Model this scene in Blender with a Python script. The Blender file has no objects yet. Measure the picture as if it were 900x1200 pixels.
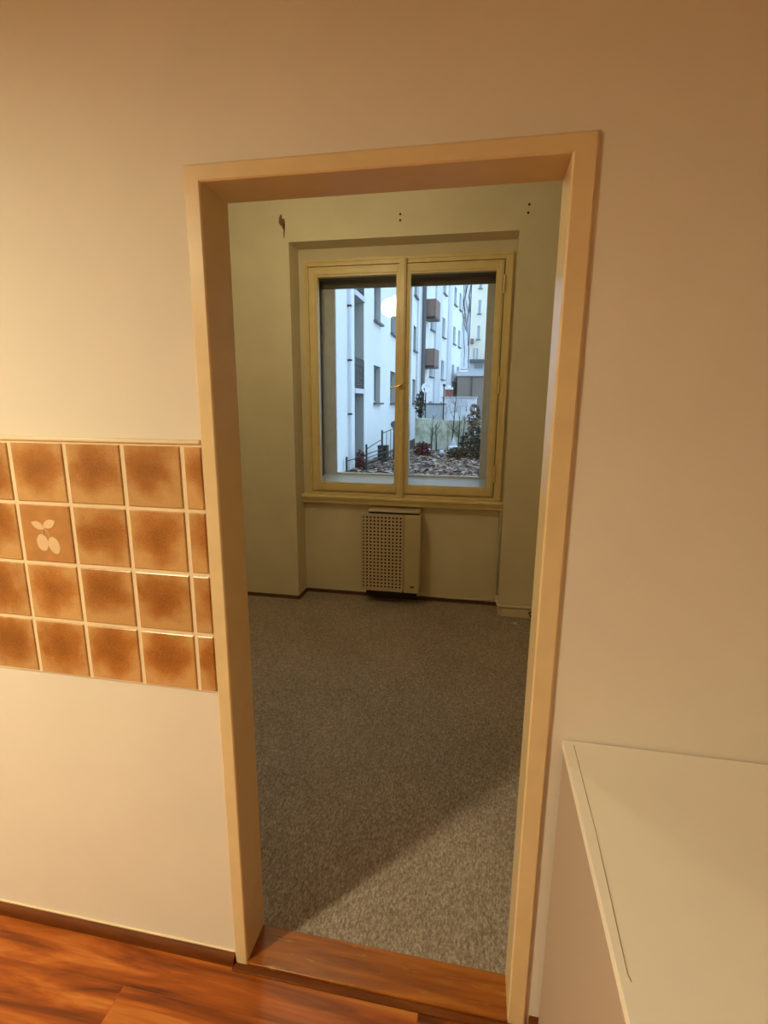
import bpy, bmesh, math, random
from mathutils import Vector, Matrix
C = bpy.context.scene.collection
R = math.radians
rnd = random.Random(7)

# ------------------------------------------------------------------ helpers
def tag(o, label=None, cat=None, group=None, kind=None):
    if label: o['label'] = label
    if cat: o['category'] = cat
    if group: o['group'] = group
    if kind: o['kind'] = kind
    return o

def empty(name, loc=(0, 0, 0), label=None, cat=None, group=None, kind=None):
    o = bpy.data.objects.new(name, None); C.objects.link(o)
    o.empty_display_size = .05; o.location = loc
    return tag(o, label, cat, group, kind)

def obj(name, bm, mats, parent=None, bevel=0, smooth=False, seg=2, loc=None):
    bm.normal_update()
    me = bpy.data.meshes.new(name); bm.to_mesh(me); bm.free()
    for m in (mats if isinstance(mats, (list, tuple)) else [mats]): me.materials.append(m)
    o = bpy.data.objects.new(name, me); C.objects.link(o)
    if loc is not None:          # mesh was built in world space: give it an origin of its own
        me.transform(Matrix.Translation(-Vector(loc))); o.location = loc
    if parent:
        o.parent = parent
        o.location = Vector(o.location) - Vector(world(parent))
    if bevel:
        b = o.modifiers.new('bevel', 'BEVEL'); b.width = bevel; b.segments = seg; b.limit_method = 'ANGLE'; b.angle_limit = R(40)
        smooth = True
    if smooth:
        for p in me.polygons: p.use_smooth = True
        try: me.set_sharp_from_angle(angle=R(45))
        except Exception: pass
    return o

def world(o):
    v = Vector((0, 0, 0))
    while o: v += Vector(o.location); o = o.parent
    return v

def NB(): return bmesh.new()

def box(bm, x0, x1, y0, y1, z0, z1, mi=0):
    vs = [bm.verts.new(p) for p in ((x0,y0,z0),(x1,y0,z0),(x1,y1,z0),(x0,y1,z0),(x0,y0,z1),(x1,y0,z1),(x1,y1,z1),(x0,y1,z1))]
    for f in ((3,2,1,0),(4,5,6,7),(0,1,5,4),(1,2,6,5),(2,3,7,6),(3,0,4,7)):
        bm.faces.new([vs[i] for i in f]).material_index = mi
    return bm

def B(*a): return box(NB(), *a)

def tube(bm, pts, r, n=8, r1=None, cap=True, mi=0):
    pts = [Vector(p) for p in pts]; rings = []
    for i, p in enumerate(pts):
        t = (pts[min(i+1, len(pts)-1)] - pts[max(i-1, 0)]).normalized()
        a = t.cross(Vector((0, 0, 1)));
        if a.length < 1e-3: a = t.cross(Vector((0, 1, 0)))
        a.normalize(); b = t.cross(a)
        rr = r if r1 is None else r + (r1 - r) * i / (len(pts) - 1)
        rings.append([bm.verts.new(p + (a*math.cos(2*math.pi*k/n) + b*math.sin(2*math.pi*k/n))*rr) for k in range(n)])
    for i in range(len(rings)-1):
        for k in range(n):
            bm.faces.new((rings[i][k], rings[i][(k+1) % n], rings[i+1][(k+1) % n], rings[i+1][k])).material_index = mi
    if cap:
        bm.faces.new(rings[0][::-1]).material_index = mi; bm.faces.new(rings[-1]).material_index = mi
    bmesh.ops.recalc_face_normals(bm, faces=bm.faces)
    return bm

def lathe(bm, prof, cx=0, cy=0, n=32, mi=0):
    rings = []
    for r, z in prof:
        rings.append([bm.verts.new((cx + r*math.cos(2*math.pi*k/n), cy + r*math.sin(2*math.pi*k/n), z)) for k in range(n)] if r > 1e-6 else [bm.verts.new((cx, cy, z))])
    for a, b in zip(rings, rings[1:]):
        for k in range(n):
            k2 = (k+1) % n
            if len(a) == 1 and len(b) > 1: f = (a[0], b[k], b[k2])
            elif len(b) == 1 and len(a) > 1: f = (a[k], b[0], a[k2])
            elif len(a) > 1: f = (a[k], b[k], b[k2], a[k2])
            else: continue
            bm.faces.new(f).material_index = mi
    bmesh.ops.recalc_face_normals(bm, faces=bm.faces)
    return bm

def prism_x(bm, prof, x0, x1):      # profile in (y, z), extruded along x
    a = [bm.verts.new((x0, y, z)) for y, z in prof]; b = [bm.verts.new((x1, y, z)) for y, z in prof]
    n = len(prof)
    for i in range(n): bm.faces.new((a[i], a[(i+1) % n], b[(i+1) % n], b[i]))
    bm.faces.new(a); bm.faces.new(b[::-1])
    bmesh.ops.recalc_face_normals(bm, faces=bm.faces)
    return bm

# ------------------------------------------------------------------ materials
def hexc(r, g, b):
    f = lambda c: (c/255/12.92) if c/255 <= .04045 else ((c/255+.055)/1.055)**2.4
    return (f(r), f(g), f(b), 1)

class NT:
    def __init__(s, name):
        s.m = bpy.data.materials.new(name); s.m.use_nodes = True; s.t = s.m.node_tree; s.n = s.t.nodes
        s.bsdf = s.n['Principled BSDF']; s.out = s.n['Material Output']
    def add(s, typ, **kw):
        n = s.n.new(typ)
        for k, v in kw.items():
            if k.startswith('_'): setattr(n, k[1:], v)
            else: n.inputs[k.replace('0', ' ')].default_value = v
        return n
    def link(s, a, b): s.t.links.new(a, b)
    def coord(s, scale=(1, 1, 1), out='Object'):
        tc = s.add('ShaderNodeTexCoord'); mp = s.add('ShaderNodeMapping'); mp.inputs['Scale'].default_value = scale
        s.link(tc.outputs[out], mp.inputs['Vector']); return mp.outputs['Vector']
    def noise(s, vec, scale, detail=4, rough=.5, dist=0):
        n = s.add('ShaderNodeTexNoise'); n.inputs['Scale'].default_value = scale; n.inputs['Detail'].default_value = detail
        n.inputs['Roughness'].default_value = rough; n.inputs['Distortion'].default_value = dist
        s.link(vec, n.inputs['Vector']); return n.outputs['Fac']
    def ramp(s, fac, stops):
        r = s.add('ShaderNodeValToRGB'); e = r.color_ramp.elements
        while len(e) < len(stops): e.new(.5)
        for el, (p, c) in zip(e, stops): el.position = p; el.color = c
        s.link(fac, r.inputs['Fac']); return r.outputs['Color']
    def mix(s, fac, a, b, blend='MIX'):
        m = s.add('ShaderNodeMix', _data_type='RGBA', _blend_type=blend)
        for sock, v in ((m.inputs[0], fac), (m.inputs[6], a), (m.inputs[7], b)):
            if hasattr(v, 'is_linked') or hasattr(v, 'links'): s.link(v, sock)
            else: sock.default_value = v
        return m.outputs[2]
    def bump(s, h, strength=.2, dist=.002):
        b = s.add('ShaderNodeBump'); b.inputs['Strength'].default_value = strength; b.inputs['Distance'].default_value = dist
        s.link(h, b.inputs['Height']); s.link(b.outputs['Normal'], s.bsdf.inputs['Normal'])
    def col(s, c): 
        if hasattr(c, 'links'): s.link(c, s.bsdf.inputs['Base Color'])
        else: s.bsdf.inputs['Base Color'].default_value = c
    def set(s, rough=.5, metal=0, spec=.5):
        s.bsdf.inputs['Roughness'].default_value = rough; s.bsdf.inputs['Metallic'].default_value = metal
        s.bsdf.inputs['Specular IOR Level'].default_value = spec

def plaster(name, c, amt=.06, bump=.15, rough=.75, scale=3, spec=.3):
    t = NT(name); v = t.coord()
    dk = tuple(x*(1-amt*2) for x in c[:3]) + (1,)
    f = t.noise(v, scale, 5, .6)
    t.col(t.ramp(f, [(.3, dk), (.7, c)])); t.set(rough, 0, spec)
    t.bump(t.noise(v, 160, 3, .6), bump, .0015)
    return t.m

def paint(name, c, rough=.35, amt=.05, metal=0, scale=14, bump=.06, spec=.5):
    t = NT(name); v = t.coord()
    dk = tuple(x*(1-amt*2) for x in c[:3]) + (1,)
    t.col(t.ramp(t.noise(v, scale, 4), [(.3, dk), (.7, c)])); t.set(rough, metal, spec)
    t.bump(t.noise(v, 60, 3), bump, .001)
    return t.m

def wood(name, c_dark, c_mid, c_light, rough=.35, scale=(1.2, 9, 9), s=2.2):
    t = NT(name); v = t.coord(scale)
    f = t.noise(v, s, 6, .6, .8)
    t.col(t.ramp(f, [(.28, c_dark), (.5, c_mid), (.72, c_light)])); t.set(rough)
    t.bump(t.noise(v, 12, 4), .08, .001)
    return t.m

M = {}
M['kwall'] = plaster('kitchen_wall_paint', (.80, .735, .65, 1), .03)
M['rwall'] = plaster('room_wall_paint', (.74, .65, .455, 1), .05)
M['ceil'] = plaster('ceiling_paint', (.8, .77, .7, 1), .03)
M['kceil'] = wood('bounce_cut_ceiling', (.20, .10, .035, 1), (.30, .16, .06, 1), (.38, .22, .10, 1), .6)  # unseen ceiling, browned to cut bounce light on the upper wall
M['kwall2'] = plaster('bounce_cut_wall', (.50, .37, .22, 1), .03)  # unseen walls darkened to weaken the bounce onto the doorway wall
M['frame'] = paint('cream_enamel', (.78, .605, .345, 1), .3, .04)
M['winpaint'] = paint('window_enamel', (.78, .62, .30, 1), .3, .05)
M['winwhite'] = paint('outer_sash_white', (.74, .68, .58, 1), .45, .06)
M['sillwhite'] = paint('inner_sill_white', (.90, .90, .90, 1), .4, .03)
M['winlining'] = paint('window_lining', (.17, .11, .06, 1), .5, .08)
M['brass'] = paint('brass', (.75, .52, .2, 1), .25, .05, 1)
M['heater'] = paint('heater_beige', (.62, .49, .32, 1), .4, .03)
M['heater2'] = paint('heater_panel', (.58, .48, .28, 1), .35, .03)
M['black'] = paint('black_metal', (.012, .010, .008, 1), .6, .05)
M['hole'] = paint('dark_hole', (.010, .006, .003, 1), .9, .05)
M['cab'] = paint('white_laminate', (.94, .87, .76, 1), .42, .015, 0, 5, .03)
M['cab_shaded'] = paint('shaded_side_laminate', (.50, .40, .33, 1), .5, .02, 0, 5, .03)  # shade on the white cabinet's side, put into its colour
M['base'] = wood('brown_skirting', (.06, .022, .010, 1), (.11, .042, .018, 1), (.16, .065, .028, 1), .45)
M['quarter'] = wood('kitchen_skirting', (.09, .024, .004, 1), (.14, .038, .008, 1), (.20, .062, .014, 1), .55)
M['quarter'].node_tree.nodes['Principled BSDF'].inputs['Specular IOR Level'].default_value = .12
M['plinth'] = plaster('plinth_paint', (.72, .62, .42, 1), .05)
M['pipe'] = paint('pipe_paint', (.72, .64, .44, 1), .4, .05)
M['plum'] = paint('cream_glaze', (.78, .56, .35, 1), .35, .03)
M['grout'] = plaster('grout', (.86, .70, .47, 1), .06, .1)
M['caulk'] = paint('caulk', (.85, .70, .48, 1), .4, .02)

# glass: transparent with a fresnel-weighted reflection
def glass(name, tint=(.95, .97, .97, 1), ior=1.5):
    t = NT(name); t.n.remove(t.bsdf)
    tr = t.add('ShaderNodeBsdfTransparent'); tr.inputs['Color'].default_value = tint
    gl = t.add('ShaderNodeBsdfGlossy'); gl.inputs['Roughness'].default_value = .015
    fr = t.add('ShaderNodeFresnel'); fr.inputs['IOR'].default_value = ior
    mx = t.add('ShaderNodeMixShader')
    t.link(fr.outputs[0], mx.inputs[0]); t.link(tr.outputs[0], mx.inputs[1]); t.link(gl.outputs[0], mx.inputs[2])
    t.link(mx.outputs[0], t.out.inputs['Surface']); return t.m
M['glass'] = glass('window_glass', ior=1.3)

def emis(name, c, s):
    t = NT(name); t.bsdf.inputs['Base Color'].default_value = c
    t.bsdf.inputs['Emission Color'].default_value = c; t.bsdf.inputs['Emission Strength'].default_value = s
    return t.m

# tiles: brown cloud per tile, from each tile's own UV square
def tile_mat():
    t = NT('glazed_brown_tile')
    uv = t.add('ShaderNodeTexCoord'); at = t.add('ShaderNodeAttribute', _attribute_name='rand')
    ob = t.coord()
    # soft dark blot in the middle
    d = t.add('ShaderNodeVectorMath', _operation='DISTANCE')
    nz = t.add('ShaderNodeTexNoise'); nz.inputs['Scale'].default_value = 13; nz.inputs['Detail'].default_value = 3
    t.link(ob, nz.inputs['Vector'])
    ad = t.add('ShaderNodeVectorMath', _operation='MULTIPLY_ADD')
    ad.inputs[1].default_value = (.75, .75, 0); t.link(nz.outputs['Color'], ad.inputs[0]); t.link(uv.outputs['UV'], ad.inputs[2])
    t.link(ad.outputs[0], d.inputs[0]); d.inputs[1].default_value = (.86, .98, 0)
    blot = t.ramp(d.outputs['Value'], [(.10, hexc(140, 78, 20)), (.34, hexc(170, 105, 44)), (.60, hexc(212, 168, 112))])
    grain = t.noise(ob, 210, 4, .75)
    c = t.mix(.28, blot, t.ramp(grain, [(.3, hexc(140, 78, 26)), (.7, hexc(214, 168, 108))]))
    hs = t.add('ShaderNodeHueSaturation'); t.link(c, hs.inputs['Color'])
    mr = t.add('ShaderNodeMapRange'); mr.inputs['To Min'].default_value = .88; mr.inputs['To Max'].default_value = 1.1
    t.link(at.outputs['Fac'], mr.inputs['Value']); t.link(mr.outputs[0], hs.inputs['Value'])
    t.col(hs.outputs['Color']); t.set(.25)
    t.bump(t.noise(ob, 40, 3), .05, .001)
    return t.m
M['tile'] = tile_mat()
M['tileplain'] = paint('plain_brown_tile', hexc(194, 138, 82), .3, .10, 0, 30)

# laminate planks running along x
def laminate():
    t = NT('cherry_laminate')
    v = t.coord()
    br = t.add('ShaderNodeTexBrick'); br.offset = .37
    br.inputs['Scale'].default_value = 1; br.inputs['Brick Width'].default_value = 1.25; br.inputs['Row Height'].default_value = .192
    br.inputs['Mortar Size'].default_value = .0007; br.inputs['Mortar Smooth'].default_value = .2
    br.inputs['Color1'].default_value = (0, 0, 0, 1); br.inputs['Color2'].default_value = (1, 1, 1, 1); br.inputs['Bias'].default_value = 0
    mp0 = t.add('ShaderNodeMapping'); mp0.inputs['Location'].default_value = (.22, .12, 0); t.link(v, mp0.inputs['Vector'])
    t.link(mp0.outputs[0], br.inputs['Vector'])
    off = t.add('ShaderNodeVectorMath', _operation='MULTIPLY_ADD'); off.inputs[1].default_value = (3.1, 5.7, 0)
    t.link(br.outputs['Color'], off.inputs[0]); t.link(v, off.inputs[2])
    mp = t.add('ShaderNodeMapping'); mp.inputs['Scale'].default_value = (1.15, 10.5, 1); t.link(off.outputs[0], mp.inputs['Vector'])
    f = t.noise(mp.outputs[0], 1.7, 5, .58, .7)
    c = t.ramp(f, [(.30, hexc(86, 40, 12)), (.43, hexc(138, 68, 18)), (.55, hexc(174, 92, 29)), (.72, hexc(206, 132, 60))])
    mp2 = t.add('ShaderNodeMapping'); mp2.inputs['Scale'].default_value = (3, 60, 1); t.link(off.outputs[0], mp2.inputs['Vector'])
    g = t.ramp(t.noise(mp2.outputs[0], 2, 3, .6), [(.3, (.78, .74, .7, 1)), (.7, (1, 1, 1, 1))])
    c = t.mix(1, c, g, 'MULTIPLY')
    c = t.mix(br.outputs['Fac'], c, hexc(150, 76, 26))
    t.col(c); t.set(.34, 0, .35)
    return t.m
M['lam'] = laminate()

def threshold():
    t = NT('varnished_threshold'); v = t.coord((1.4, 16, 4))
    c = t.ramp(t.noise(v, 2, 5, .6, .6), [(.28, hexc(108, 54, 10)), (.5, hexc(146, 80, 20)), (.75, hexc(178, 108, 36))])
    w = t.coord((6, 30, 1)); worn = t.ramp(t.noise(w, 1.5, 4, .7), [(.60, (0, 0, 0, 1)), (.70, (1, 1, 1, 1))])
    c = t.mix(worn, c, hexc(170, 122, 44)); t.col(c); t.set(.3); return t.m
M['thr'] = threshold()

def carpet():
    t = NT('taupe_carpet'); v = t.coord()
    vs = t.coord((1.6, .75, 1))
    a = t.noise(vs, 95, 5, .8); b = t.noise(v, 1.6, 4, .6)
    c1 = t.ramp(a, [(.34, (.205, .155, .118, 1)), (.5, (.395, .315, .25, 1)), (.66, (.69, .58, .48, 1))])
    c2 = t.ramp(b, [(.3, (.78, .78, .78, 1)), (.7, (1, 1, 1, 1))])
    t.col(t.mix(1, c1, c2, 'MULTIPLY')); t.set(.95, 0, .1)
    t.bump(t.noise(vs, 160, 4, .8), .7, .006)
    return t.m
M['carpet'] = carpet()

# ------------------------------------------------------------------ ROOM SHELL
XL, XR, YK, YB, H = -1.9, 2.1, -2.7, 2.612, 2.95
def structure(name, bm, m, label, cat, **k):
    return tag(obj(name, bm, m, **k), label, cat, kind='structure')

structure('floor', B(XL-.1, XR+.1, YK-.1, .0, -.12, 0), M['lam'], 'glossy orange-brown wood laminate floor of the front room', 'floor')
structure('carpet', B(XL-.1, XR+.1, .098, YB+.2, -.12, .004), M['carpet'], 'fitted grey-brown short-pile carpet in the room beyond the doorway', 'carpet')
structure('ceiling', B(XL-.1, XR+.1, YK-.1, .045, H, H+.12), M['kceil'], 'unseen ceiling of the front room, browned to cut bounce light', 'ceiling')
structure('ceiling_room', B(XL-.1, XR+.1, .045, 3.1, H, H+.12), M['ceil'], 'plain white ceiling of the carpeted room', 'ceiling')
bm = NB()
box(bm, XL, .066, 0, .09, 0, H); box(bm, .815, XR, 0, .09, 0, H); box(bm, .066, .815, 0, .09, 1.992, H)
structure('wall_front', bm, M['kwall'], 'cream plaster wall with the doorway opening in it', 'wall')
structure('wall_left', B(XL-.1, XL, YK-.1, 0, 0, H), M['kwall2'], 'plain side wall of the front room on the tiled side', 'wall')
structure('wall_right', B(XR, XR+.1, YK-.1, 0, 0, H), M['kwall'], 'plain side wall of the front room behind the white cabinet', 'wall')
structure('wall_rear', B(XL-.1, XR+.1, YK-.1, YK, 0, H), M['kwall2'], 'plain wall of the front room facing the doorway', 'wall')
structure('wall_left_room', B(XL-.1, XL, .09, 3.1, 0, H), M['rwall'], 'plain side wall of the carpeted room, left of the window', 'wall')
structure('wall_right_room', B(XR, XR+.1, .09, 3.1, 0, H), M['rwall'], 'plain side wall of the carpeted room, right of the window', 'wall')
# partition's face in the carpeted room
bm = NB(); box(bm, XL, .066, .09, .096, 0, H); box(bm, .815, XR, .09, .096, 0, H); box(bm, .066, .815, .09, .096, 1.992, H)
structure('wall_partition', bm, M['rwall'], 'yellowish painted far face of the wall around the doorway', 'wall')

# window wall: piers, niche head, niche back with the window opening
NX0, NX1, NZ, NY, YO = -.722, .838, 2.637, 2.80, 3.1
OX0, OX1, OZ0, OZ1 = -.655, .795, .84, 2.535
bm = NB()
box(bm, XL, NX0, YB, YO, 0, H); box(bm, NX1, XR, YB, YO, 0, H); box(bm, NX0, NX1, YB, YO, NZ, H)
box(bm, NX0, OX0, NY, YO, 0, NZ); box(bm, OX1, NX1, NY, YO, 0, NZ)
box(bm, OX0, OX1, NY, YO, 0, OZ0); box(bm, OX0, OX1, NY, YO, OZ1, NZ)
wb = structure('wall_back', bm, M['rwall'], 'yellowish plaster wall with a deep niche around the window', 'wall')
for x, z in ((.062, 2.772), (.062, 2.735), (.888, 2.783), (.884, 2.735)):
    b = NB(); tube(b, [(x, YB-.0015, z), (x, YB+.004, z)], .0075, 12); obj('drill_hole', b, M['hole'], wb)
b = NB()   # chipped plaster scar
for (x, z, w, h, a) in ((-.778, 2.785, .012, .032, .3), (-.765, 2.765, .018, .028, .5), (-.752, 2.72, .006, .06, .12), (-.757, 2.74, .011, .02, .3)):
    ring = [b.verts.new((x + w*math.cos(t)*math.cos(a) + h*math.sin(t)*math.sin(a)*.6, YB-.0012, z + h*math.sin(t)*math.cos(a))) for t in [i*math.pi/6 for i in range(12)]]
    b.faces.new(ring)
bmesh.ops.recalc_face_normals(b, faces=b.faces)
obj('plaster_scar', b, paint('scar', (.24, .16, .07, 1), .9), wb)

# skirtings
q = NB(); prof = [(0, 0)] + [(-.018*math.cos(a) if a else -.018, .004 + .028*math.sin(a)) for a in [i*math.pi/16 for i in range(9)]]
prof = [(0, 0), (-.02, 0), (-.02, .008)] + [(-.02*math.cos(a), .008 + .023*math.sin(a)) for a in [i*math.pi/16 for i in range(1, 9)]]
prism_x(q, prof, XL, .047)
structure('baseboard_front', q, M['quarter'], 'reddish brown quarter-round skirting under the tiled wall', 'skirting', smooth=True)
obj('caulk_line', B(XL, .047, -.004, -.0002, .0305, .0345), M['caulk'], bpy.data.objects['baseboard_front'])
structure('trim_1', B(.047, .836, -.030, -.0095, 0, .006), M['quarter'], 'dark reddish strip on the floor along the front of the threshold', 'trim', bevel=.002)
structure('baseboard_front.001', prism_x(NB(), prof, .846, XR), M['quarter'], 'short brown skirting run behind the white cabinet', 'skirting', smooth=True)
bb = NB(); box(bb, XL, NX0, YB-.012, YB, .004, .031); box(bb, NX0, NX0+.012, YB-.012, NY, .004, .031); box(bb, NX0+.012, NX1, NY-.012, NY, .004, .031)
structure('baseboard_back', bb, M['base'], 'thin dark brown skirting along the window wall and into the niche', 'skirting')

# ------------------------------------------------------------------ DOORWAY
door = empty('door_1', (.44, .045, 0), 'cream painted steel door frame without a door, around the opening', 'door frame', kind='structure')
FX0, FXi0, FXi1, FX1, FZi, FZ = .048, .0844, .7933, .837, 1.9755, 2.0081
FY0, FY1 = -.009, .106
b = NB()
prof = [(0, -.006), (.09, -.009), (.9, -.009), (1, -.006), (1, 0), (.5, 0), (.5, .0965), (1, .0965), (1, .107), (.9, .110), (.09, .110), (0, .107)]
st = []
for t_, y_ in prof:
    xl, xr, zt = FXi0 - t_*(FXi0-FX0), FXi1 + t_*(FX1-FXi1), FZi + t_*(FZ-FZi)
    st.append([b.verts.new(p) for p in ((xl, y_, 0), (xl, y_, zt), (xr, y_, zt), (xr, y_, 0))])
for A_, B_ in zip(st, st[1:] + st[:1]):
    for k in range(3): b.faces.new((A_[k], A_[k+1], B_[k+1], B_[k]))
bmesh.ops.recalc_face_normals(b, faces=b.faces)
obj('casing', b, M['frame'], door)
b = B(FXi0-.001, FXi1+.001, -.0095, .100, -.02, .012)
tag(obj('threshold', b, M['thr'], door, bevel=.002), 'worn varnished brown wooden threshold')

# ------------------------------------------------------------------ TILED BACKSPLASH
P, Z0 = .153, 1.4533
sp = empty('tile_backsplash', (-.7, 0, Z0-4*P), 'band of four rows of brown cloudy glazed tiles beside the doorway', 'tiles', kind='thing')
TL = -1.30
g = B(TL, .0475, -.006, 0, Z0-4*P, Z0); obj('grout', g, M['grout'], sp)
b = NB(); tub = b
box(b, TL, .0475, -.0105, 0, Z0-.002, Z0+.010); obj('top_edge', b, M['caulk'], sp, bevel=.004)
b = NB(); uvl = b.loops.layers.uv.new('UVMap'); ra = b.faces.layers.float.new('rand')
gw = .0060
k = 0
while True:
    x1 = -k*P if k else None
    if k == 0: xa, xb = 0 + gw, .0465            # cut tiles against the frame
    else: xa, xb = -k*P + gw, -(k-1)*P - gw
    if xa < TL: break
    for m in range(4):
        zt, zb = Z0 - m*P - gw*.8, Z0 - (m+1)*P + gw*.8
        if m == 0: zt -= .002
        mi = 1 if (k == 3 and m == 1) else 0
        j = lambda: rnd.uniform(-.0007, .0007)
        xa_, xb_, zt_, zb_ = xa + j(), xb + j(), zt + j(), zb + j()
        if k == 0: xb_ = .0465
        n0 = len(b.verts); i = .0022
        o_ = [b.verts.new(p) for p in ((xa_, -.005, zb_), (xb_, -.005, zb_), (xb_, -.005, zt_), (xa_, -.005, zt_))]
        p_ = [b.verts.new(p) for p in ((xa_, -.0080, zb_), (xb_, -.0080, zb_), (xb_, -.0080, zt_), (xa_, -.0080, zt_))]
        q_ = [b.verts.new(p) for p in ((xa_+i, -.0094, zb_+i), (xb_-i, -.0094, zb_+i), (xb_-i, -.0094, zt_-i), (xa_+i, -.0094, zt_-i))]
        fs = [b.faces.new(q_)]
        for s in range(4):
            fs.append(b.faces.new((p_[s], p_[(s+1) % 4], q_[(s+1) % 4], q_[s])))
            fs.append(b.faces.new((o_[s], o_[(s+1) % 4], p_[(s+1) % 4], p_[s])))
        rv = rnd.random()
        for f in fs:
            f[ra] = rv; f.material_index = mi
            for lp in f.loops:
                w = (P - 2*gw)
                lp[uvl].uv = ((lp.vert.co.x - xa)/w, (lp.vert.co.z - zb)/w)
    k += 1
tl = obj('tiles', b, [M['tile'], M['tileplain']], sp)
# plum motif, in relief on the plain tile (column -3P..-2P, second row)
b = NB()
cx, cz = -2.5*P, Z0 - 1.5*P
def blob(cx_, cz_, a, bb_, rot, y=-.0102, n=20, pw=1.0, leaf=False):
    top = []
    for i in range(n):
        t = 2*math.pi*i/n
        u, v = a*math.cos(t), bb_*math.sin(t)
        if leaf: v *= (1 - .75*abs(math.cos(t))**3)
        top.append((cx_ + u*math.cos(rot) - v*math.sin(rot), cz_ + u*math.sin(rot) + v*math.cos(rot)))
    A = [b.verts.new((x, y, z)) for x, z in top]; Bk = [b.verts.new((x, -.009, z)) for x, z in top]
    b.faces.new(A)
    for i in range(n): b.faces.new((A[i], A[(i+1) % n], Bk[(i+1) % n], Bk[i]))
blob(cx-.014, cz-.022, .0165, .0215, R(5)); blob(cx+.018, cz-.028, .0155, .0225, R(18))
blob(cx-.022, cz+.021, .020, .0095, R(-22), leaf=True); blob(cx+.010, cz+.026, .020, .0105, R(24), leaf=True)
bmesh.ops.recalc_face_normals(b, faces=b.faces)
tube(b, [(cx-.005, -.0098, cz+.016), (cx-.009, -.0098, cz+.006), (cx-.011, -.0098, cz-.004)], .0012, 6)
tube(b, [(cx-.005, -.0098, cz+.015), (cx+.004, -.0098, cz+.006), (cx+.010, -.0098, cz-.008)], .0012, 6)
tag(obj('fruit_motif', b, M['plum'], sp), 'pale pair of fruits with two leaves on one tile')

# ------------------------------------------------------------------ WHITE CABINET
CZ = .8267; CX0, CX1, CYF = .866, 1.62, -.60
cab = empty('cabinet', ((CX0+CX1)/2, CYF/2, 0), 'low white cabinet standing against the wall beside the doorway', 'cabinet')
obj('top_panel', B(CX0, CX1, CYF-.002, -.004, CZ-.018, CZ), M['cab'], cab, bevel=.0008)
b = NB(); tube(b, [(CX0+.021, -.018, CZ+.0001), (CX0+.0195, -.25, CZ+.0001), (CX0+.012, -.480, CZ+.0001), (CX0+.0145, -.488, CZ+.0001)], .0007, 6)
tag(obj('seam', b, paint('seam_brown', (.42, .29, .18, 1), .8), cab), 'thin dark joint line along the top edge')  # brown line drawn along the panel joint
obj('side_panel', B(CX0, CX0+.018, CYF+.02, -.021, 0, CZ-.0183), M['cab_shaded'], cab, bevel=.0008)
obj('side_panel', B(CX1-.02, CX1-.002, CYF+.02, -.021, 0, CZ-.0183), M['cab_shaded'], cab, bevel=.0008)
obj('back_panel', B(CX0+.0185, CX1-.0205, -.03, -.022, .08, CZ-.0183), M['cab_shaded'], cab)
obj('plinth', B(CX0+.0185, CX1-.0205, CYF+.07, CYF+.085, 0, .09), M['cab_shaded'], cab)
mid = (CX0+CX1)/2
for x0, x1, hx in ((CX0+.002, mid-.002, mid-.04), (mid+.002, CX1-.004, mid+.04)):
    d = obj('door', B(x0, x1, CYF, CYF+.018, .095, CZ-.03), M['cab'], cab, bevel=.001)
    b = NB(); tube(b, [(hx, CYF, .60), (hx, CYF-.025, .605), (hx, CYF-.025, .70), (hx, CYF, .705)], .005, 8); obj('handle', b, M['brass'], d, smooth=True)

# wall duct beside the cabinet: slim vertical board on the wall

# ------------------------------------------------------------------ WINDOW
win = empty('window_1', (.07, NY, .84), 'double casement window with ochre inner frame and white outer sashes', 'window', kind='structure')
WX0, WX1, WZ0, WZ1 = -.670, .811, .838, 2.552
SX0, SXm, SX1, SZ0, SZ1 = -.640, .0635, .760, .866, 2.508
LX0, LX1, RX0, RX1, GZ0, GZ1 = -.572, .0135, .118, .707, .937, 2.440
def ringbox(b, x0, x1, z0, z1, i0, i1, j0, j1, y0, y1):   # rectangular ring: outer x0..z1, inner i0..j1
    box(b, x0, i0, y0, y1, z0, z1); box(b, i1, x1, y0, y1, z0, z1); box(b, i0, i1, y0, y1, z0, j0); box(b, i0, i1, y0, y1, j1, z1)
b = NB(); ringbox(b, WX0, WX1, WZ0, WZ1, SX0-.006, SX1+.006, SZ0-.006, SZ1+.006, 2.778, 2.84)
ringbox(b, WX0-.006, WX1+.006, WZ0, WZ1+.008, WX0+.012, WX1-.012, WZ0+.004, WZ1-.012, 2.772, 2.80)
obj('frame', b, M['winpaint'], win, bevel=.0025)
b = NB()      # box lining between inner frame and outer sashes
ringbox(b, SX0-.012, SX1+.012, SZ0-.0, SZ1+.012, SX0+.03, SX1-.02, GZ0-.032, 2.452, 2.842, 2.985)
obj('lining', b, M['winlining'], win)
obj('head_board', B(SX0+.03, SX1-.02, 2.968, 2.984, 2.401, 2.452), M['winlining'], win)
obj('inner_sill', prism_x(NB(), [(2.842, .900), (2.842, .926), (2.984, .968), (2.984, .900)], SX0+.03, SX1-.02), M['sillwhite'], win)
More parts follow.
